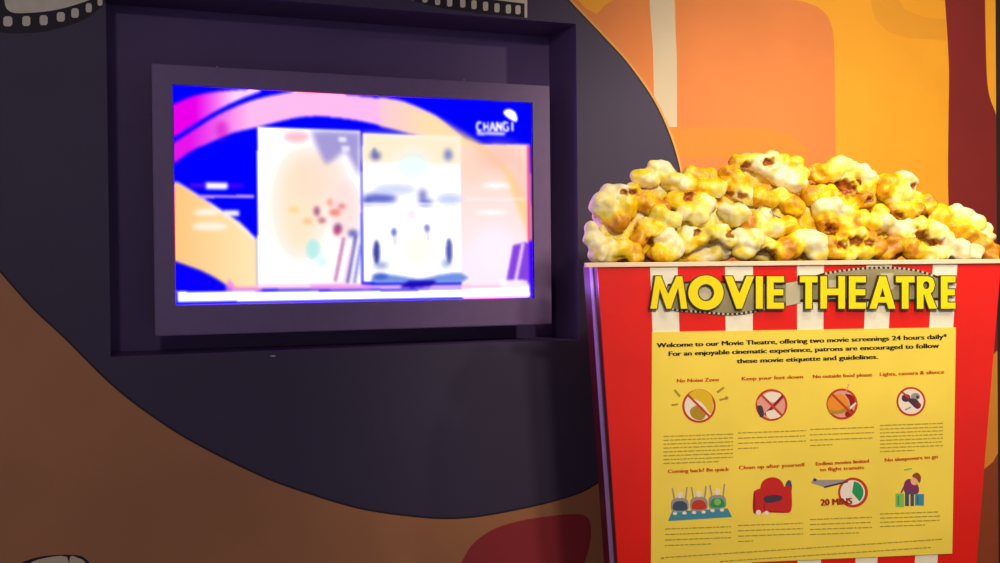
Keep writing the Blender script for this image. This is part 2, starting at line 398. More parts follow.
# right poster
paint([(363, 133), (461, 137), (461, 283), (363, 283)], (255, 254, 255), 0)
paint([(363, 133), (461, 137), (461, 165), (363, 162)], (255, 240, 205), 4, .9); paint(ell(413, 165, 18, 16), (240, 250, 255), 8, .8)
for x, y, rx, ry, c in [(376, 156, 5, 4, (70, 70, 170)), (375, 152, 2, 4, (120, 120, 200)), (449, 155, 4, 6, (110, 120, 200)), (380, 199, 17, 5, (80, 90, 205)), (367, 202, 5, 2, (40, 40, 180)), (423, 196, 4, 6, (120, 120, 200)), (426, 203, 7, 2, (30, 30, 190)), (450, 200, 12, 5, (195, 210, 255)), (395, 190, 20, 4, (205, 215, 255)), (394, 233, 2.5, 4, (90, 100, 190)), (395, 241, 1.3, 5, (205, 205, 240)), (427, 229, 2.5, 4, (90, 100, 190)), (428, 238, 1.3, 5, (205, 205, 240)), (376.5, 253, 3.2, 12, (40, 50, 150)), (449, 252, 3, 13, (60, 70, 170)), (381, 266, 7, 1.5, (60, 80, 190)), (446, 264, 4, 3, (130, 150, 220)), (412, 215, 4, 3, (255, 226, 240))]:
    paint(ell(x, y, rx, ry, 16), c, 1 if rx < 4 else 3, .9)
paint(rect(363, 203.5, 461, 205), (250, 252, 255), 0); paint(spline([(371, 280), (380, 275), (400, 277), (420, 280), (438, 276), (461, 274), (461, 283), (371, 283)], 2), (90, 130, 225), 1, .85); paint(ell(380, 277, 8, 3), (60, 90, 200), 1, .8); paint(ell(418, 250, 22, 20), (255, 254, 240), 9, .6)
# bottom band
paint(rect(257, 285.5, 500, 290), (255, 205, 235), 1, .9); paint(rect(310, 285, 370, 289.5), (240, 150, 235), 1, .8)
paint([(399, 288), (409, 281), (437, 281.5), (430, 287), (412, 289)], (30, 10, 190), 1)
paint([(170, 292.3), (400, 291.5), (529, 287.5), (529.5, 297), (360, 300), (178, 303.2), (178, 293)], (255, 255, 255), 0)
# logo: flower mark over a bold white word
for x, st in [(478, 'C'), (484.6, 'H'), (491.2, 'A'), (497.8, 'N'), (504.6, 'G'), (511.4, 'I')]:
    segs = {'C': [(5, 1, 1, 0), (1, 0, 0, 4.5), (0, 4.5, 1, 9), (1, 9, 5, 8)], 'H': [(.5, 0, .5, 9), (4.7, 0, 4.7, 9), (.5, 4.5, 4.7, 4.5)], 'A': [(0, 9, 2.6, 0), (2.6, 0, 5.3, 9), (1, 6, 4.4, 6)],
            'N': [(.5, 9, .5, 0), (.5, 0, 4.8, 9), (4.8, 9, 4.8, 0)], 'G': [(5, 1, 1, 0), (1, 0, 0, 4.5), (0, 4.5, 1, 9), (1, 9, 5, 8.5), (5, 8.5, 5, 5), (5, 5, 3, 5)], 'I': [(2, 0, 2, 9)]}[st]
    for a, b_, c_, d_ in segs: paint(bar(x+a, 122+b_, x+c_, 122+d_, 2.1), (255, 250, 255), 0)
paint(rect(478, 132, 506, 135), (245, 235, 255), 1)
paint(spline([(505, 111), (511, 108.5), (517, 112), (519, 119), (517, 122), (511, 119), (506, 115)], 3, True), (255, 252, 255), 0)
paint(rect(173.5, 144, 175.5, 270), (150, 20, 90), 0, .0)
img = blur(img, 1)
v = img/255.0
vl = np.where(v <= .04045, v/12.92, ((v+.055)/1.055)**2.4)
boost = np.array([3.0, 1.6, 10.0])*np.clip((v-.97)/.03, 0, 1)
vl = vl*(1+boost)
bm = bmesh.new(); grid = []
for j in range(NY):
    z = s_h*(1-j/(NY-1))
    grid.append([bm.verts.new(TP(s_w*i/(NX-1), z, .0065)) for i in range(NX)])
for j in range(NY-1):
    for i in range(NX-1): bm.faces.new([grid[j][i], grid[j+1][i], grid[j+1][i+1], grid[j][i+1]])
me = bpy.data.meshes.new('screen'); bm.to_mesh(me); bm.free()
at = me.color_attributes.new('picture', 'FLOAT_COLOR', 'POINT')
at.data.foreach_set('color', np.concatenate([vl.reshape(-1, 3), np.ones((NX*NY, 1))], 1).astype(np.float32).ravel())
sm = bpy.data.materials.new('lit_display'); sm.use_nodes = True; nt = sm.node_tree; nt.nodes.clear()
ou = nt.nodes.new('ShaderNodeOutputMaterial'); em = nt.nodes.new('ShaderNodeEmission'); ca = nt.nodes.new('ShaderNodeVertexColor'); ca.layer_name = 'picture'
nt.links.new(ca.outputs['Color'], em.inputs['Color']); em.inputs['Strength'].default_value = 1.0; nt.links.new(em.outputs[0], ou.inputs['Surface'])
link('screen', me, sm, tv)

# ------------------------------------------------------------------ popcorn box display
B = BOX
def bp(px, py, back=0): return B.px(px, py, back)
base_c = B.P(B.uv(799, 300)[0], -CAMZ, .08)
disp = thing('popcorn_box_display', 'giant red and white striped popcorn box overflowing with buttery popcorn', 'display', base_c)
def buv(px, py): return B.uv(px, py)
def lineto(px0, py0, px1, py1, z):     # follow a straight edge of the front face down (or up) to height z
    a = buv(px0, py0); b = buv(px1, py1); t = (z-a[1])/(b[1]-a[1]); return (a[0]+(b[0]-a[0])*t, z)
ZT = buv(800, 264)[1]; ZB = -CAMZ+.002
L_T, L_B = lineto(597, 262, 618, 563, ZT), lineto(597, 262, 618, 563, ZB)
R_T, R_B = lineto(1001, 264, 976.5, 563, ZT), lineto(1001, 264, 976.5, 563, ZB)
sh = [([L_B, R_B, R_T, L_T], 0)]
for (a0, a1, c0, c1) in ((650, 677.5, 661, 686), (725, 753, 728, 752), (797, 824, 797.5, 821), (866.5, 892, 855.5, 877.5), (933, 957.5, 915, 937.5)):
    sh.append(([lineto(a0, 264, c0, 560, ZB), lineto(a1, 264, c1, 560, ZB), lineto(a1, 264, c1, 560, ZT), lineto(a0, 264, c0, 560, ZT)], 1))
bm = inlay(sh, lambda x, y: B.P(x, y, 0), .012)
obj('front_panel', bm, [M['box_red'], M['box_white']], disp)
BD = .20
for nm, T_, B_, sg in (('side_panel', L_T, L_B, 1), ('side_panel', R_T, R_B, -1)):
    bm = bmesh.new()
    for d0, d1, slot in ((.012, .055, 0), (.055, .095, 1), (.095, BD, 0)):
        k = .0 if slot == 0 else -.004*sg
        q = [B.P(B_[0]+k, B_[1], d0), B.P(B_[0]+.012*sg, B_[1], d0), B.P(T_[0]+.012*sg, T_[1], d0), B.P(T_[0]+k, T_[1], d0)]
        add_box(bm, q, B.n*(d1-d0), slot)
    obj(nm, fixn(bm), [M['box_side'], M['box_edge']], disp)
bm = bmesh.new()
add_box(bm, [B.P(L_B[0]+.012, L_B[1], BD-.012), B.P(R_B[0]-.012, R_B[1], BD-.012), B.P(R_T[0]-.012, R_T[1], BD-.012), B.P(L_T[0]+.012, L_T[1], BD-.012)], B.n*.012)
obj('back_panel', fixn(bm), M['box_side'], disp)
bm = bmesh.new()
l0 = buv(585, 260.3); l1 = buv(1004, 262)
add_box(bm, [B.P(l0[0], ZT-.004, -.008), B.P(l1[0], ZT-.004, -.008), B.P(l1[0], ZT+.010, -.008), B.P(l0[0], ZT+.010, -.008)], B.n*.02)
bevel(fixn(bm), .002)
obj('rim', bm, M['lip'], disp)

# ---- popcorn
pm = bpy.data.materials.new('buttered_popcorn'); pm.use_nodes = True; nt = pm.node_tree; b = nt.nodes['Principled BSDF']
tc = nt.nodes.new('ShaderNodeTexCoord'); nz = nt.nodes.new('ShaderNodeTexNoise'); nz.inputs['Scale'].default_value = 26; nz.inputs['Detail'].default_value = 4
nt.links.new(tc.outputs['Object'], nz.inputs['Vector'])
at1 = nt.nodes.new('ShaderNodeAttribute'); at1.attribute_name = 'butter'
sep = nt.nodes.new('ShaderNodeSeparateColor'); nt.links.new(at1.outputs['Color'], sep.inputs[0])
ma = nt.nodes.new('ShaderNodeMath'); ma.operation = 'MULTIPLY_ADD'; ma.inputs[1].default_value = 1.5; ma.inputs[2].default_value = -.78
nt.links.new(nz.outputs['Fac'], ma.inputs[0])
ad = nt.nodes.new('ShaderNodeMath'); ad.operation = 'ADD'; nt.links.new(ma.outputs[0], ad.inputs[0]); nt.links.new(sep.outputs[0], ad.inputs[1])
cr = nt.nodes.new('ShaderNodeValToRGB'); e = cr.color_ramp.elements
e[0].position = .0; e[0].color = lin((240, 230, 184))+(1,)
e[1].position = 1.; e[1].color = lin((196, 128, 14))+(1,)
x = cr.color_ramp.elements.new(.78); x.color = lin((236, 176, 8))+(1,)
x = cr.color_ramp.elements.new(.25); x.color = lin((240, 222, 112))+(1,)
x = cr.color_ramp.elements.new(.5); x.color = lin((240, 206, 16))+(1,)
nt.links.new(ad.outputs[0], cr.inputs[0])
n3 = nt.nodes.new('ShaderNodeTexNoise'); n3.inputs['Scale'].default_value = 60; nt.links.new(tc.outputs['Object'], n3.inputs['Vector'])
cr2 = nt.nodes.new('ShaderNodeValToRGB'); e = cr2.color_ramp.elements
e[0].position = .35; e[0].color = lin((92, 40, 8))+(1,); e[1].position = .7; e[1].color = lin((196, 110, 26))+(1,)
nt.links.new(n3.outputs['Fac'], cr2.inputs[0])
mx = nt.nodes.new('ShaderNodeMix'); mx.data_type = 'RGBA'
nt.links.new(sep.outputs[1], mx.inputs[0]); nt.links.new(cr.outputs[0], mx.inputs[6]); nt.links.new(cr2.outputs[0], mx.inputs[7])
nt.links.new(mx.outputs[2], b.inputs['Base Color'])
b.inputs['Roughness'].default_value = .38; b.inputs['Specular IOR Level'].default_value = .45
n4 = nt.nodes.new('ShaderNodeTexNoise'); n4.inputs['Scale'].default_value = 45; n4.inputs['Detail'].default_value = 3; nt.links.new(tc.outputs['Object'], n4.inputs['Vector'])
bpn = nt.nodes.new('ShaderNodeBump'); bpn.inputs['Strength'].default_value = .35; bpn.inputs['Distance'].default_value = .006
nt.links.new(n4.outputs['Fac'], bpn.inputs['Height']); nt.links.new(bpn.outputs['Normal'], b.inputs['Normal'])

dtex = bpy.data.textures.new('folds', 'CLOUDS'); dtex.noise_scale = .045; dtex.noise_depth = 1
ico = bmesh.new(); bmesh.ops.create_icosphere(ico, subdivisions=3, radius=1)
ICOV = np.array([v.co[:] for v in ico.verts]); ICOF = [[v.index for v in f.verts] for f in ico.faces]; ico.free()
def blob(name, centres, radii, butter, hulls, parent, voxel=.004, squash=.85, rnd=.0):
    """union of pillowy lobes, voxel-fused and relaxed; hulls are pushed in and coloured brown"""
    me = bpy.data.meshes.new('tmp'); vs = []; fs = []
    for c, r in zip(centres, radii):
        k = len(vs); q_ = np.array([random.uniform(.85, 1.25), random.uniform(.8, 1.1), random.uniform(.8, 1.12)])*r; vs += [tuple(np.array(c)+ICOV[i]*q_) for i in range(len(ICOV))]; fs += [[q+k for q in f] for f in ICOF]
    me.from_pydata(vs, [], fs); o = bpy.data.objects.new('tmp', me); COL.objects.link(o)
    m = o.modifiers.new('r', 'REMESH'); m.mode = 'VOXEL'; m.voxel_size = voxel
    m = o.modifiers.new('s', 'SMOOTH'); m.factor = .6; m.iterations = 16
    if dtex is not None:
        m = o.modifiers.new('d', 'DISPLACE'); m.texture = dtex; m.strength = .026; m.mid_level = .5; m.texture_coords = 'GLOBAL'
        m = o.modifiers.new('s2', 'SMOOTH'); m.factor = .5; m.iterations = 3
    dg = bpy.context.evaluated_depsgraph_get(); dg.update()
    res = bpy.data.meshes.new_from_object(o.evaluated_get(dg))
    bpy.data.objects.remove(o); bpy.data.meshes.remove(me)
    n = len(res.vertices); co = np.empty(n*3, np.float32); res.vertices.foreach_get('co', co); co = co.reshape(-1, 3).astype(float)
    C = np.array(centres, float); Rr = np.array(radii); Bt = np.array(butter, float)
    d = np.linalg.norm(co[:, None]-C[None], axis=2)/Rr[None]
    w = np.exp(-4*(d-d.min(1, keepdims=True))); w /= w.sum(1, keepdims=True)
    but = w@Bt; hull = np.zeros(n)
    for hc, hr in hulls:
        hc = np.array(hc); rel = co-hc
        nn = np.array(B.n[:]); ax = rel@nn; rp_ = rel-ax[:, None]*nn[None]; th = random.uniform(-.7, .7); e1 = np.array(B.t[:])*math.cos(th)+np.array([0, 0, math.sin(th)]); e2 = -np.array(B.t[:])*math.sin(th)+np.array([0, 0, math.cos(th)])
        a1 = rp_@e1; a2 = rp_@e2; lat = np.sqrt((a1/1.45)**2+(a2/.85)**2)*(1+.28*np.sin(a1*260+th*9)*np.cos(a2*230+th*5))
        k = np.clip(1-lat/hr, 0, 1)*(np.abs(ax) < hr*2.6)*(ax < hr*1.2)
        k = k*k*(3-2*k)
        hull = np.maximum(hull, np.clip(k*2.2, 0, 1)); co = co+nn[None]*(k*np.minimum(hr, .028)*.9)[:, None]
    res.vertices.foreach_set('co', co.astype(np.float32).ravel())
    ca = res.color_attributes.new('butter', 'FLOAT_COLOR', 'POINT')
    arr = np.zeros((n, 4), np.float32); arr[:, 0] = but; arr[:, 1] = hull; arr[:, 3] = 1; ca.data.foreach_set('color', arr.ravel())
    res.name = name; res.update()
    return link(name, res, pm, parent, True)
K = [
 ([(602,204,9,0),(610,195,9,0),(621,194,9,.1),(632,195,9,.3),(645,200,9,.8),(655,208,8,.8),(664,208,6,.9),(625,208,10,.5),(611,212,9,.1),(618,222,8,1.0)],[(624,192,3.5),(633,192,3.5)]),
 ([(591,229,5,0),(595,240,8,0),(600,252,9,.1),(610,250,10,.2),(622,250,9,.5),(634,255,8,.7)],[]),
 ([(645,178,9,.1),(653,171,8,0),(665,171,8,0),(673,181,9,.2),(684,186,8,.2),(690,176,7,.5),(700,177,8,.8),(709,179,8,.7),(715,189,8,.3),(703,188,7,.5)],[(679,170,3)]),
 ([(676,200,8,.5),(690,200,9,.9),(702,205,9,.1),(697,214,8,.2),(686,213,8,.2),(710,203,7,.3)],[(689,196,4.5)]),
 ([(660,214,8,.4),(670,220,8,.2),(645,228,8,.2),(655,231,8,.3),(640,238,7,.9)],[(652,243,8)]),
 ([(665,238,9,0),(676,246,8,.1),(668,253,8,.3),(658,254,8,.6)],[]),
 ([(736,163,6,.8),(728,173,6,.9),(747,162,8,.2),(759,164,9,.1),(771,169,9,0),(783,177,9,0),(794,183,8,0),(801,174,7,.3),(794,164,7,.3),(784,162,6,.8),(772,160,6,.4)],[(768,162,4.5),(747,165,4)]),
 ([(726,184,8,.8),(738,190,8,.2),(748,197,8,.1),(738,180,8,.7)],[(731,195,6),(742,196,3.5)]),
 ([(727,211,8,0),(738,214,9,.1),(734,221,6,.3)],[]),
 ([(757,197,9,.7),(768,200,8,.6),(780,196,8,.3),(790,204,8,.8),(799,208,7,.6)],[]),
 ([(764,218,9,0),(775,228,10,.1),(762,227,8,.2),(788,225,8,.6),(796,233,8,.8),(750,224,7,.9),(746,233,6,.9)],[(780,213,7.5)]),
 ([(690,235,8,.1),(700,238,8,.6),(711,235,8,.2),(720,231,7,.1),(730,240,7,.2),(685,244,8,.5)],[(698,232,3.5),(717,246,9),(731,234,4)]),
 ([(740,240,9,0),(752,242,10,.1),(765,244,8,.2),(745,253,8,.3),(778,250,7,.6)],[(768,255,10)]),
 ([(790,247,10,.7),(801,240,9,.1),(812,243,10,0),(818,253,8,.3),(784,255,7,.9)],[]),
 ([(811,173,6,.8),(821,171,8,.5),(832,167,7,.3),(842,166,7,.1),(835,174,8,.3),(820,179,6,.8)],[]),
 ([(811,196,7,.7),(822,194,7,.5),(831,191,6,.4)],[]),
 ([(854,170,7,.2),(864,171,7,.1),(870,178,7,.1),(868,190,8,.6),(862,200,8,.9),(852,206,7,.4),(838,204,7,.3),(834,194,6,.5),(843,179,6,.2),(850,190,9,.5)],[(846,187,13),(866,200,6)]),
 ([(823,208,8,.1),(834,209,9,0),(846,213,7,.3),(826,218,7,.6)],[]),
 ([(829,224,8,.9),(842,223,7,.4),(855,224,8,.7),(862,218,8,.3),(873,223,8,.2),(880,214,7,.5)],[(832,229,7)]),
 ([(831,244,7,.8),(845,238,7,.6),(858,236,7,.3),(871,239,7,.9),(879,249,8,1),(863,251,9,.4),(848,254,8,.2),(836,254,7,.7)],[(841,245,7),(857,241,8),(869,243,6)]),
 ([(884,181,7,.9),(892,182,8,.6),(902,180,8,0),(910,183,7,0),(903,194,9,0),(893,198,8,.2),(912,195,6,.3),(884,192,8,.8)],[(915,186,5)]),
 ([(893,210,7,.8),(905,210,8,.2),(917,203,7,.3),(927,200,6,.9),(930,208,7,.9),(916,214,8,.7)],[(900,215,5),(921,217,8)]),
 ([(885,222,8,.2),(896,228,8,0),(908,228,8,.1),(905,236,8,.3),(919,228,8,.4),(934,231,8,0),(944,238,8,.1)],[(923,237,10),(934,243,7)]),
 ([(894,244,9,1),(908,248,9,1),(920,253,8,.7),(885,254,7,.9),(931,255,8,.2)],[]),
 ([(942,216,9,.4),(954,214,8,0),(967,217,8,0),(975,225,7,0),(963,228,8,.6),(950,227,8,.9),(971,236,7,1),(959,237,8,.8)],[]),
 ([(983,229,6,.1),(986,238,6,.2)],[]),
 ([(984,246,8,.9),(992,250,7,1),(990,257,7,.9),(978,240,7,1)],[]),
 ([(948,248,9,.1),(960,250,9,0),(971,253,8,.1),(940,255,7,.3)],[]),
]
def depth(y): return .045+.11*min(1, max(0, (258-y)/100))
mound = None
allc = []
lobes = []
ms = math.hypot(1, 0)
mc, mr, mb = [], [], []
out = [(592,236),(604,206),(622,200),(640,188),(657,180),(700,186),(728,178),(745,168),(790,170),(806,182),(830,180),(865,178),(890,186),(915,188),(933,212),(958,220),(978,232),(992,250)]
for i in range(len(out)-1):
    (x0, y0), (x1, y1) = out[i], out[i+1]
    nst = max(1, int((x1-x0)/11))
    for k in range(nst):
        x = x0+(x1-x0)*k/nst; y = y0+(y1-y0)*k/nst+9
        while y < 262:
            dpt = depth(y)+.055; c = bp(min(max(x, 604), 988)+random.uniform(-2, 2), y, dpt); mc.append(c[:]); mr.append(.030*random.uniform(.85, 1.15)); mb.append(random.random()*.9)
            y += 11
mound = blob('popcorn_mound', mc, mr, mb, [], disp, .007)
for lob, hl in K:
    cs, rs, bs, hs = [], [], [], []
    my = sum(l[1] for l in lob)/len(lob); D0 = depth(my)
    for (x, y, r, bt) in lob:
        dp = D0+random.uniform(-.010, .010)-.0009*(my-y)*-1
        if y > 246: dp = max(dp, .045)
        c = bp(x, y, dp); cs.append(c[:]); rs.append((r*1.22+.8)*(c.y)/F); bs.append(bt*1.1+random.choice((-.05, 0, 0, .08, .16)))
    for (x, y, r) in hl:
        c = bp(x, y, D0-.02); hs.append((c[:], (r if r > 4.6 else r*1.45)*c.y/F))
    blob('popcorn_kernel', cs, rs, bs, hs, mound)

# ---- title: film ribbon + raised letters
title = None
PX = lambda back: (lambda x, y: bp(x, y, back))
rib_lo = [(664,300),(672,310.5),(700,313),(730,315.5),(752,313),(772,308.5),(800,302),(820,302),(850,301),(900,302),(938,300)]
rib_hi = [(938,276),(915,269),(885,266.5),(855,268),(825,272.5),(800,281),(780,282),(750,281),(720,281),(690,281),(668,284)]
rl, rh = spline(rib_lo, 4), spline(rib_hi, 4)
sh = [(rl+rh, 2)]
sh.append(([(x, y-2.6) for x, y in rl]+[(x, y+2.4) for x, y in rh], 0))
sh.append(([(786,283),(800,281),(800,303),(786,306)], 1)); sh.append((ell(706, 294, 8, 8), 1)); sh.append((rect(829, 280, 836, 294), 1)); sh.append(([(880, 273), (893, 273), (897, 285), (891, 290)], 1))
def dots(path, dy, x0, x1, step=4.6):
    x = x0
    while x < x1:
        for i in range(len(path)-1):
            a, b_ = path[i], path[i+1]
            lo, hi = min(a[0], b_[0]), max(a[0], b_[0])
            if lo <= x < hi:
                y = a[1]+(b_[1]-a[1])*(x-a[0])/(b_[0]-a[0]); sh.append((rect(x-1, y+dy-1.1, x+1.2, y+dy+1.1), 1)); break
        x += step
dots(rl, -1.3, 668, 800); dots(rh, 1.2, 826, 936)
bm = inlay(sh, PX(-.003), .003)
title = obj('title_sign', bm, [M['ribbon_grey'], M['ribbon_light'], M['ribbon_dark']], disp)
T, Bm = 276.3, 308.6
def polyO(cx, cy, rx, ry, w): return ('ring', ell(cx, cy, rx, ry, 36), ell(cx, cy, rx-w, ry-w, 36))
def letter(polys, hole=None):
    def wide(poly, d):
        # push the outline outward (convex strokes) for the dark keyline
        n = len(poly); A = sum(poly[i][0]*poly[(i+1) % n][1]-poly[(i+1) % n][0]*poly[i][1] for i in range(n)); s = 1 if A > 0 else -1
        res = []
        for i in range(n):
            p0, p1, p2 = poly[i-1], poly[i], poly[(i+1) % n]
            e1 = (p1[0]-p0[0], p1[1]-p0[1]); e2 = (p2[0]-p1[0], p2[1]-p1[1])
            l1 = math.hypot(*e1) or 1; l2 = math.hypot(*e2) or 1
            n1 = (s*e1[1]/l1, -s*e1[0]/l1); n2 = (s*e2[1]/l2, -s*e2[0]/l2)
            k = 1+n1[0]*n2[0]+n1[1]*n2[1]; k = max(k, .5)
            res.append((p1[0]+(n1[0]+n2[0])/k*d, p1[1]+(n1[1]+n2[1])/k*d))
        return res
    sh = [(wide(p, 1.0), 1) for p in polys]+[(p, 0) for p in polys]
    holes = []
    if hole is not None:
        cx = sum(p[0] for p in hole)/len(hole); cy = sum(p[1] for p in hole)/len(hole)
        inner = [(cx+(x-cx)*.86, cy+(y-cy)*.86) for x, y in hole]
        sh.append((hole, 1)); holes = [inner]
    bm = inlay(sh, PX(-.014), .011, holes)
    o = obj('letter', bm, [M['letter_yellow'], M['letter_edge']], title)
w = 6.6
E_ = lambda x0, x1: [rect(x0, T, x0+w, Bm), rect(x0, T, x1, T+6), rect(x0, 289.3, x1-.6, 295.2), rect(x0, Bm-6, x1, Bm)]
T_ = lambda x0, x1: [rect(x0, T, x1, T+6), rect((x0+x1)/2-w/2, T, (x0+x1)/2+w/2, Bm)]
letter([[(655.5,T),(661.5,T),(657,Bm),(650.5,Bm)], [(655.5,T),(661,T),(671.5,303),(666.5,Bm)], [(666.5,Bm),(665.5,300),(676.5,T),(682,T),(671,Bm)], [(676.8,T),(682.3,T),(687.5,Bm),(681,Bm)]])
letter([ell(706, 292.6, 17.6, 17.2, 40)], ell(706, 292.6, 8.2, 8.6, 30))
letter([[(725,T),(732.5,T),(742,300),(739.5,Bm),(736.5,Bm)], [(746.5,T),(754,T),(742,Bm),(737,Bm),(737.5,298)]])
letter([rect(756, T, 762.8, Bm)])
letter(E_(767, 784))
letter(T_(800, 817.5))
letter([rect(820.5, T, 827, Bm), rect(838.5, T, 845, Bm), rect(824, 288.6, 841, 295)])
letter(E_(849, 866))
letter([[(879.5,T),(886,T),(876.5,Bm),(869.5,Bm)], [(879.5,T),(886,T),(895.5,Bm),(888.3,Bm)], rect(876, 297, 889, 302.5)])
letter(T_(896, 914.5))
letter([rect(917, T, 923.5, Bm), [(920,T),(928,T),(933,278.5),(935,285),(933,291.5),(928,294.5),(920,294.5)], [(923.5,292),(930,292),(937,Bm),(929,Bm)]], ell(926.3, 285.2, 3.2, 4, 14))
letter(E_(941, 955.5))

# ------------------------------------------------------------------ notice poster on the box
pc = [(652, 332), (956, 327.3), (952.3, 553.6), (651, 566.8)]
pb = bp(800, 560, -.004)
post = thing('notice_poster', 'yellow movie theatre etiquette notice with eight small pictograms, on the popcorn box front', 'poster', pb)
bm = bmesh.new(); add_box(bm, [bp(x, y, -.003) for x, y in pc], B.n*.0028)
obj('sheet', fixn(bm), M['paper'], post)
def txt(s, x0, y0, x1, y1, h, mat, parent, name, bold=.0, back=-.0036):
    """text laid from (x0,y0) to (x1,y1) on its baseline, cap height h px"""
    cu = bpy.data.curves.new('t', 'FONT'); cu.body = s; cu.size = 1; cu.resolution_u = 3
    o = bpy.data.objects.new('t', cu); COL.objects.link(o)
    dg = bpy.context.evaluated_depsgraph_get(); dg.update()
    me = bpy.data.meshes.new_from_object(o.evaluated_get(dg)); bpy.data.objects.remove(o)
    xs = [v.co.x for v in me.vertices]; a, b_ = min(xs), max(xs)
    dx, dy = x1-x0, y1-y0; L = math.hypot(dx, dy)
    for v in me.vertices:
        t = (v.co.x-a)/(b_-a); k = v.co.y/.70*h
        v.co = bp(x0+dx*t+dy/L*k, y0+dy*t-dx/L*k, back)
    if bold:      # a heavier weight: the same glyphs set three times, a hair apart
        b2 = bmesh.new(); sft = (bp(x0+1, y0, back)-bp(x0, y0, back))*(bold*1.9*h/.7)
        for k in (-1, -.5, 0, .5, 1):
            n0 = len(b2.verts); b2.from_mesh(me); b2.verts.ensure_lookup_table()
            for v in b2.verts[n0:]: v.co += sft*k
        b2.to_mesh(me); b2.free()
    me.name = name
    return me
def join_mesh(mes, name, mat, parent):
    bm = bmesh.new()
    for m in mes: bm.from_mesh(m)
    for f in bm.faces:
        f.normal_update()
        if f.normal.dot(Vector((0, 0, CAMZ))-f.calc_center_median()) < 0: f.normal_flip()
    for m in mes: bpy.data.meshes.remove(m)
    return obj(name, bm, mat, parent)
h = join_mesh([txt('Welcome to our Movie Theatre, offering two movie screenings 24 hours daily*', 657, 347.5, 947, 338.7, 4.6, 0, post, 'h', .038),
           txt('For an enjoyable cinematic experience, patrons are encouraged to follow', 669, 356, 939, 347.8, 4.6, 0, post, 'h', .038),
           txt('these movie etiquette and guidelines.', 737, 363.3, 878, 358.8, 4.6, 0, post, 'h', .038)], 'heading', M['ink_black'], post)
h['label'] = 'bold black heading text'
for lines in ([('No Noise Zone', 677, 382.5, 719, 381.2)], [('Keep your feet down', 742, 380.5, 803, 378.4)], [('No outside food please', 813, 378.3, 872, 376.4)], [('Lights, camera & silence', 880, 376, 944, 373.6)],
              [('Coming back? Be quick', 668, 473.2, 729, 470.8)], [('Clean up after yourself', 739, 469.5, 805, 466.2)], [('Endless movies limited', 816, 465.6, 869, 462.6), ('to flight transits', 820, 471.4, 864, 469)], [('No sleepovers to go', 885, 461.8, 938, 458.2)]):
    join_mesh([txt(s, a, b_, c, d, 3.6, 0, post, 'c', .03) for s, a, b_, c, d in lines], 'caption', M['ink_red'], post)
def para(x0, x1, y0, y1, n, last, slope=-.036):
    sh = []
    for i in range(n):
        y = y0+(y1-y0)*i/(n-1); xe = x1 if i < n-1 else x0+(x1-x0)*last
        x = x0
        while x < xe-1:
            L = min(random.uniform(2, 7), xe-x); yy = y+(x-x0)*slope
            sh.append(([(x, yy-.55), (x+L, yy-.55+L*slope), (x+L, yy+.55+L*slope), (x, yy+.55)], 0)); x += L+.9
    return sh
for a in ((663.5, 733, 436.5, 463.5, 8, .8), (738, 806, 433, 448.5, 4, .3), (810, 874, 429.5, 445.5, 4, .35), (880, 943, 425.5, 451.5, 8, .55), (665, 731, 529, 545.5, 4, .7), (738, 803, 525.5, 541.5, 4, .25), (810, 872, 519.5, 534.5, 4, .8), (880, 940, 514, 526.5, 4, .75)):
    obj('paragraph', inlay(para(*a), PX(-.0036)), M['ink_body'], post)
obj('footer', inlay(para(661, 943, 557.8, 558.6, 2, 0.01, -.066)+para(720, 932, 561.5, 562, 2, .01, -.067), PX(-.0036)), M['ink_body'], post)

def picto(label, sh, mats):
    o = obj('pictogram', inlay(sh, PX(-.0036)), [M[m] for m in mats], post); o['label'] = label
def ban(cx, cy, r, extra, mats, fill, w=2.2, slash=True, d=1):
    sh = [(ell(cx, cy, r), 0), (ell(cx, cy, r-w), fill)]+extra
    if slash: k = (r-w*.3)*.72; sh.append((bar(cx-k*d, cy-k, cx+k*d, cy+k, w*1.05), 0))
    return sh
mm = ['ban_red', 'p_white', 'p_yellow', 'p_olive']
picto('barred red circle over a yellow noise maker, dashes around it', ban(699, 406, 16.8, [(spline([(688, 396), (697, 389.5), (709, 393), (713, 402), (711, 414), (701, 402)], 3, True), 2), (spline([(690, 410), (699, 405), (706, 413), (702, 420), (693, 418)], 3, True), 3)], mm, 1)
      + [(bar(674.5, 390, 680, 396.5, 2.2), 3), (bar(671.5, 405.2, 678, 404.2, 1.8), 3), (bar(717, 392.5, 724, 387.5, 2.2), 3), (bar(719.5, 400, 728, 398, 1.8), 3), (ell(726.5, 398, 1.8), 3)], mm)
mm = ['ban_red', 'p_white', 'p_pink', 'p_dark', 'p_darkred']
picto('barred red circle over pink feet', ban(771.5, 405, 16, [(spline([(762, 397), (770, 392), (781, 394), (778, 401), (768, 402)], 3, True), 1), (spline([(757, 401), (764, 397), (773, 404), (784, 408), (781, 415), (768, 409), (760, 410)], 3, True), 2), (spline([(757, 407), (762, 406), (764, 415), (760, 417)], 3, True), 3), (bar(765, 415, 783, 396, 3), 4), (spline([(766, 412), (777, 410), (781, 416), (770, 419)], 3, True), 1)], mm, 2), mm)
mm = ['ban_red', 'p_pink', 'p_orange', 'p_darkred', 'p_olive', 'p_white']
picto('barred red circle over an orange burger and drink', ban(842, 404, 15.6, [(ell(838, 404, 10.5, 10), 2), (spline([(828, 409), (838, 411), (850, 405), (848, 411), (838, 414), (830, 413)], 3, True), 4), (spline([(845, 394), (853, 396), (855, 404), (851, 408), (849, 400)], 3, True), 3), (spline([(845, 413), (852, 409), (853, 414), (847, 417)], 3, True), 3), (bar(850, 408, 856, 403, 2), 5), (bar(846, 391, 849, 384, 1.1), 1)], mm, 1), mm)
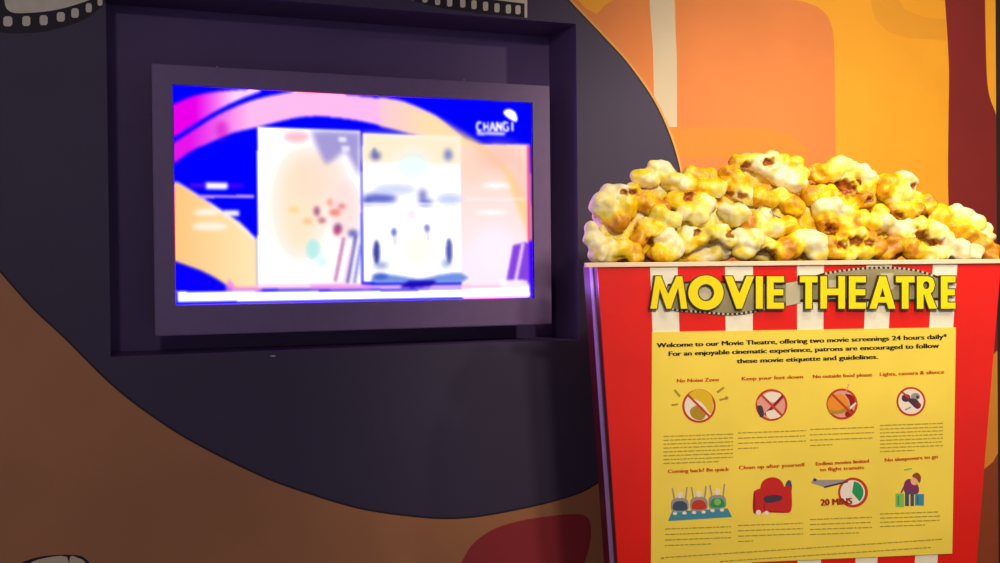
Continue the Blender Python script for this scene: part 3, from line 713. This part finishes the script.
mm = ['ban_red', 'p_white', 'p_dark', 'p_grey', 'p_darkred']
picto('red circle over a grey video camera', ban(911, 401.5, 14.6, [(ell(906, 398, 4.5, 4), 2), (ell(915.5, 396.5, 4.5, 3.6), 3), (ell(917.5, 397, 1.6), 2), (spline([(907, 399), (916, 399), (921, 406), (917, 409), (911, 404)], 3, True), 2), (ell(918.5, 405, 2.6, 2.2), 4), (bar(901, 391, 909, 398, 2), 0), (bar(905, 410, 911, 407, 1.5), 3)], mm, 1, 2.0, False), mm)
mm = ['p_teal', 'p_navy', 'ban_red', 'p_green', 'p_grey', 'p_white', 'p_lime']
sh = [([(668, 521), (672, 511.5), (728, 508.5), (732, 517)], 0)]
for x, y, c, c2 in ((680, 504, 1, 1), (699, 503, 2, 2), (717.5, 501, 3, 6)):
    sh += [(spline([(x-8, y+7), (x-8.5, y-3), (x-3, y-6), (x+3, y-6), (x+8, y-3), (x+8, y+6), (x, y+8)], 3, True), 4), (spline([(x-6.5, y+6), (x-6, y-1), (x, y-3), (x+6, y-1), (x+6.5, y+6)], 3, True), c), (ell(x, y+1, 3.4), c2), (ell(x, y-9, 2.8, 3.2), 5), (bar(x-7.5, y-16, x-5.5, y-4, 1.5), 4), (bar(x+7, y-17, x+5.5, y-4, 1.5), 4), (ell(x-5, y+9.5, 2.2, 1.6), 5), (ell(x+4.5, y+9, 2.2, 1.6), 5)]
picto('three people with raised arms in a blue row of seats', sh, mm)
mm = ['p_chair', 'p_darkred', 'p_dark', 'p_white', 'p_navy']
picto('red cinema armchair', [(spline([(786, 483), (790, 480), (792, 487), (790, 495), (785, 492)], 3, True), 4), (spline([(760, 490), (763, 481), (771, 477.3), (779, 479), (784, 486), (785, 500), (762, 502)], 3, True), 0), (spline([(753.5, 494), (756, 490), (763, 489), (766, 500), (764, 512), (753.5, 513)], 3, True), 0), (spline([(764, 502), (782, 499), (784, 487), (790, 486.5), (791.8, 495), (791, 511), (782, 512.8), (764, 511)], 3, True), 0), (spline([(764, 497), (772, 495), (782, 496), (780, 501), (766, 503)], 2, True), 2), ([(753.5, 493), (755, 492), (755.5, 513), (753.5, 513)], 1), ([(764, 504), (765.2, 504), (765.2, 512), (764, 512)], 1), (bar(764, 511.6, 784, 512.4, 1.2), 1), (ell(758.5, 512.5, 2.6), 3), (ell(766.5, 513.2, 2.4), 3)], mm)
mm = ['ban_red', 'p_white', 'p_green', 'p_grey', 'p_dark']
sec = [(852, 492.5)]+ell(852, 492.5, 11.5, 11.5, 12, -50, 80)
o7 = [(ell(853, 492.5, 15), 0), (ell(852.6, 492.5, 12.4), 1), (sec, 2), ([(811, 483), (814, 477.5), (818, 480), (846, 479.5), (838, 484), (824, 487)], 3), (ell(815, 480, 1.6), 4), (bar(824, 487.3, 848, 481.5, 1.7), 4)]
picto('clock face with a green quarter beside an aeroplane', o7, mm)
join_mesh([txt('20 MINS', 821, 505.6, 852, 504, 6.4, 0, post, 'c', .03, -.0046)], 'duration_text', M['ban_red'], post)
mm = ['p_purple', 'p_skin', 'rust', 'p_lime', 'p_blue', 'p_navy', 'p_green']
picto('traveller with one green and one blue suitcase', [(spline([(904, 484), (908, 479), (915, 481), (919, 488), (917, 494), (905, 493)], 3, True), 0), (rect(905, 492, 909, 506), 5), (rect(910.5, 492, 914, 506), 5), (ell(914.5, 481, 3.8, 4.2), 1), (spline([(912, 476), (917, 472.5), (921, 477), (919.5, 483), (916.5, 479)], 3, True), 2), (rect(895.5, 493.5, 904, 507), 3), (rect(897.5, 495.5, 899, 505), 6), (rect(915, 494, 924, 505.5), 4), (rect(917, 496, 918.3, 504), 5), (bar(904, 470, 912, 468.5, 1.2), 3), (bar(905, 485, 901, 493, 1.6), 0)], mm)

# ------------------------------------------------------------------ lamps
def downlight(x, y, energy, size, tgt, col, spot=None, blend=.6, label='round recessed ceiling downlight'):
    z = CAMZ+Z_CEIL
    t = thing('ceiling_downlight', label, 'ceiling light', (x, y, z))
    bm = bmesh.new(); n = 32
    prof = [(.075, 0), (.075, -.012), (.062, -.014), (.055, -.004), (.055, 0)]
    rings = [[bm.verts.new((x+r*math.cos(2*math.pi*i/n), y+r*math.sin(2*math.pi*i/n), z+zz)) for i in range(n)] for r, zz in prof]
    for a, b_ in zip(rings, rings[1:]):
        for i in range(n): bm.faces.new([a[i], a[(i+1) % n], b_[(i+1) % n], b_[i]])
    obj('trim_ring', fixn(bm), M['lamp_metal'], t)
    ld = bpy.data.lights.new('lamp', 'SPOT'); ld.energy = energy; ld.shadow_soft_size = size; ld.color = col
    ld.spot_size = math.radians(spot or 120); ld.spot_blend = blend
    lo = bpy.data.objects.new('bulb', ld); COL.objects.link(lo); lo.parent = t; lo.location = (0, 0, -.02)
    d = Vector(tgt)-Vector((x, y, z-.02)); lo.rotation_euler = d.to_track_quat('-Z', 'Y').to_euler()
    return t
warm = (1, .86, .68)
downlight(1.2, 1.0, 185, .11, (1.25, 3.6, 1.4), warm, 66, .9, 'round recessed ceiling downlight aimed at the popcorn box, right one of its pair')
downlight(.85, 1.0, 185, .11, (1.25, 3.6, 1.4), warm, 66, .9, 'round recessed ceiling downlight aimed at the popcorn box, left one of its pair')
downlight(1.15, 2.75, 48, .05, (1.1, 3.45, 1.7), (1, .9, .74), 95, .8, 'round recessed ceiling downlight directly above the giant popcorn')
downlight(2.5, 2.5, 170, .06, (2.0, 4.4, 2.2), warm, 110, .8, 'round recessed ceiling downlight washing the orange mural at the right')
downlight(-.4, -.3, 80, .10, (-.2, 3.6, 1.3), (1, .9, .85), 120, .8, 'added unseen ceiling downlight that fills the dark niche and left mural')  # fill lamp added near the camera to lift the niche
w = bpy.data.worlds.new('world'); sc.world = w; w.use_nodes = True
w.node_tree.nodes['Background'].inputs[0].default_value = (.75, .72, .9, 1); w.node_tree.nodes['Background'].inputs[1].default_value = .35

# ------------------------------------------------------------------ camera
cd = bpy.data.cameras.new('camera'); cd.sensor_width = 36; cd.lens = F*36/1000; cd.clip_start = .05
co = bpy.data.objects.new('camera', cd); COL.objects.link(co)
c, s = math.cos(PITCH), math.sin(PITCH); X = Vector((1, 0, 0)); Fw = Vector((0, c, s)); U = Vector((0, -s, c))
c, s = math.cos(ROLL), math.sin(ROLL); Rt = X*c+U*s; Up = -X*s+U*c
m = Matrix((Rt, Up, -Fw)).transposed().to_4x4(); m.translation = (0, 0, CAMZ); co.matrix_world = m
sc.camera = co
vs_ = sc.view_settings; sc.display_settings.display_device = 'sRGB'
vs_.view_transform = 'Standard'; vs_.look = 'None'; vs_.exposure = 0; vs_.gamma = 1; vs_.use_curve_mapping = False
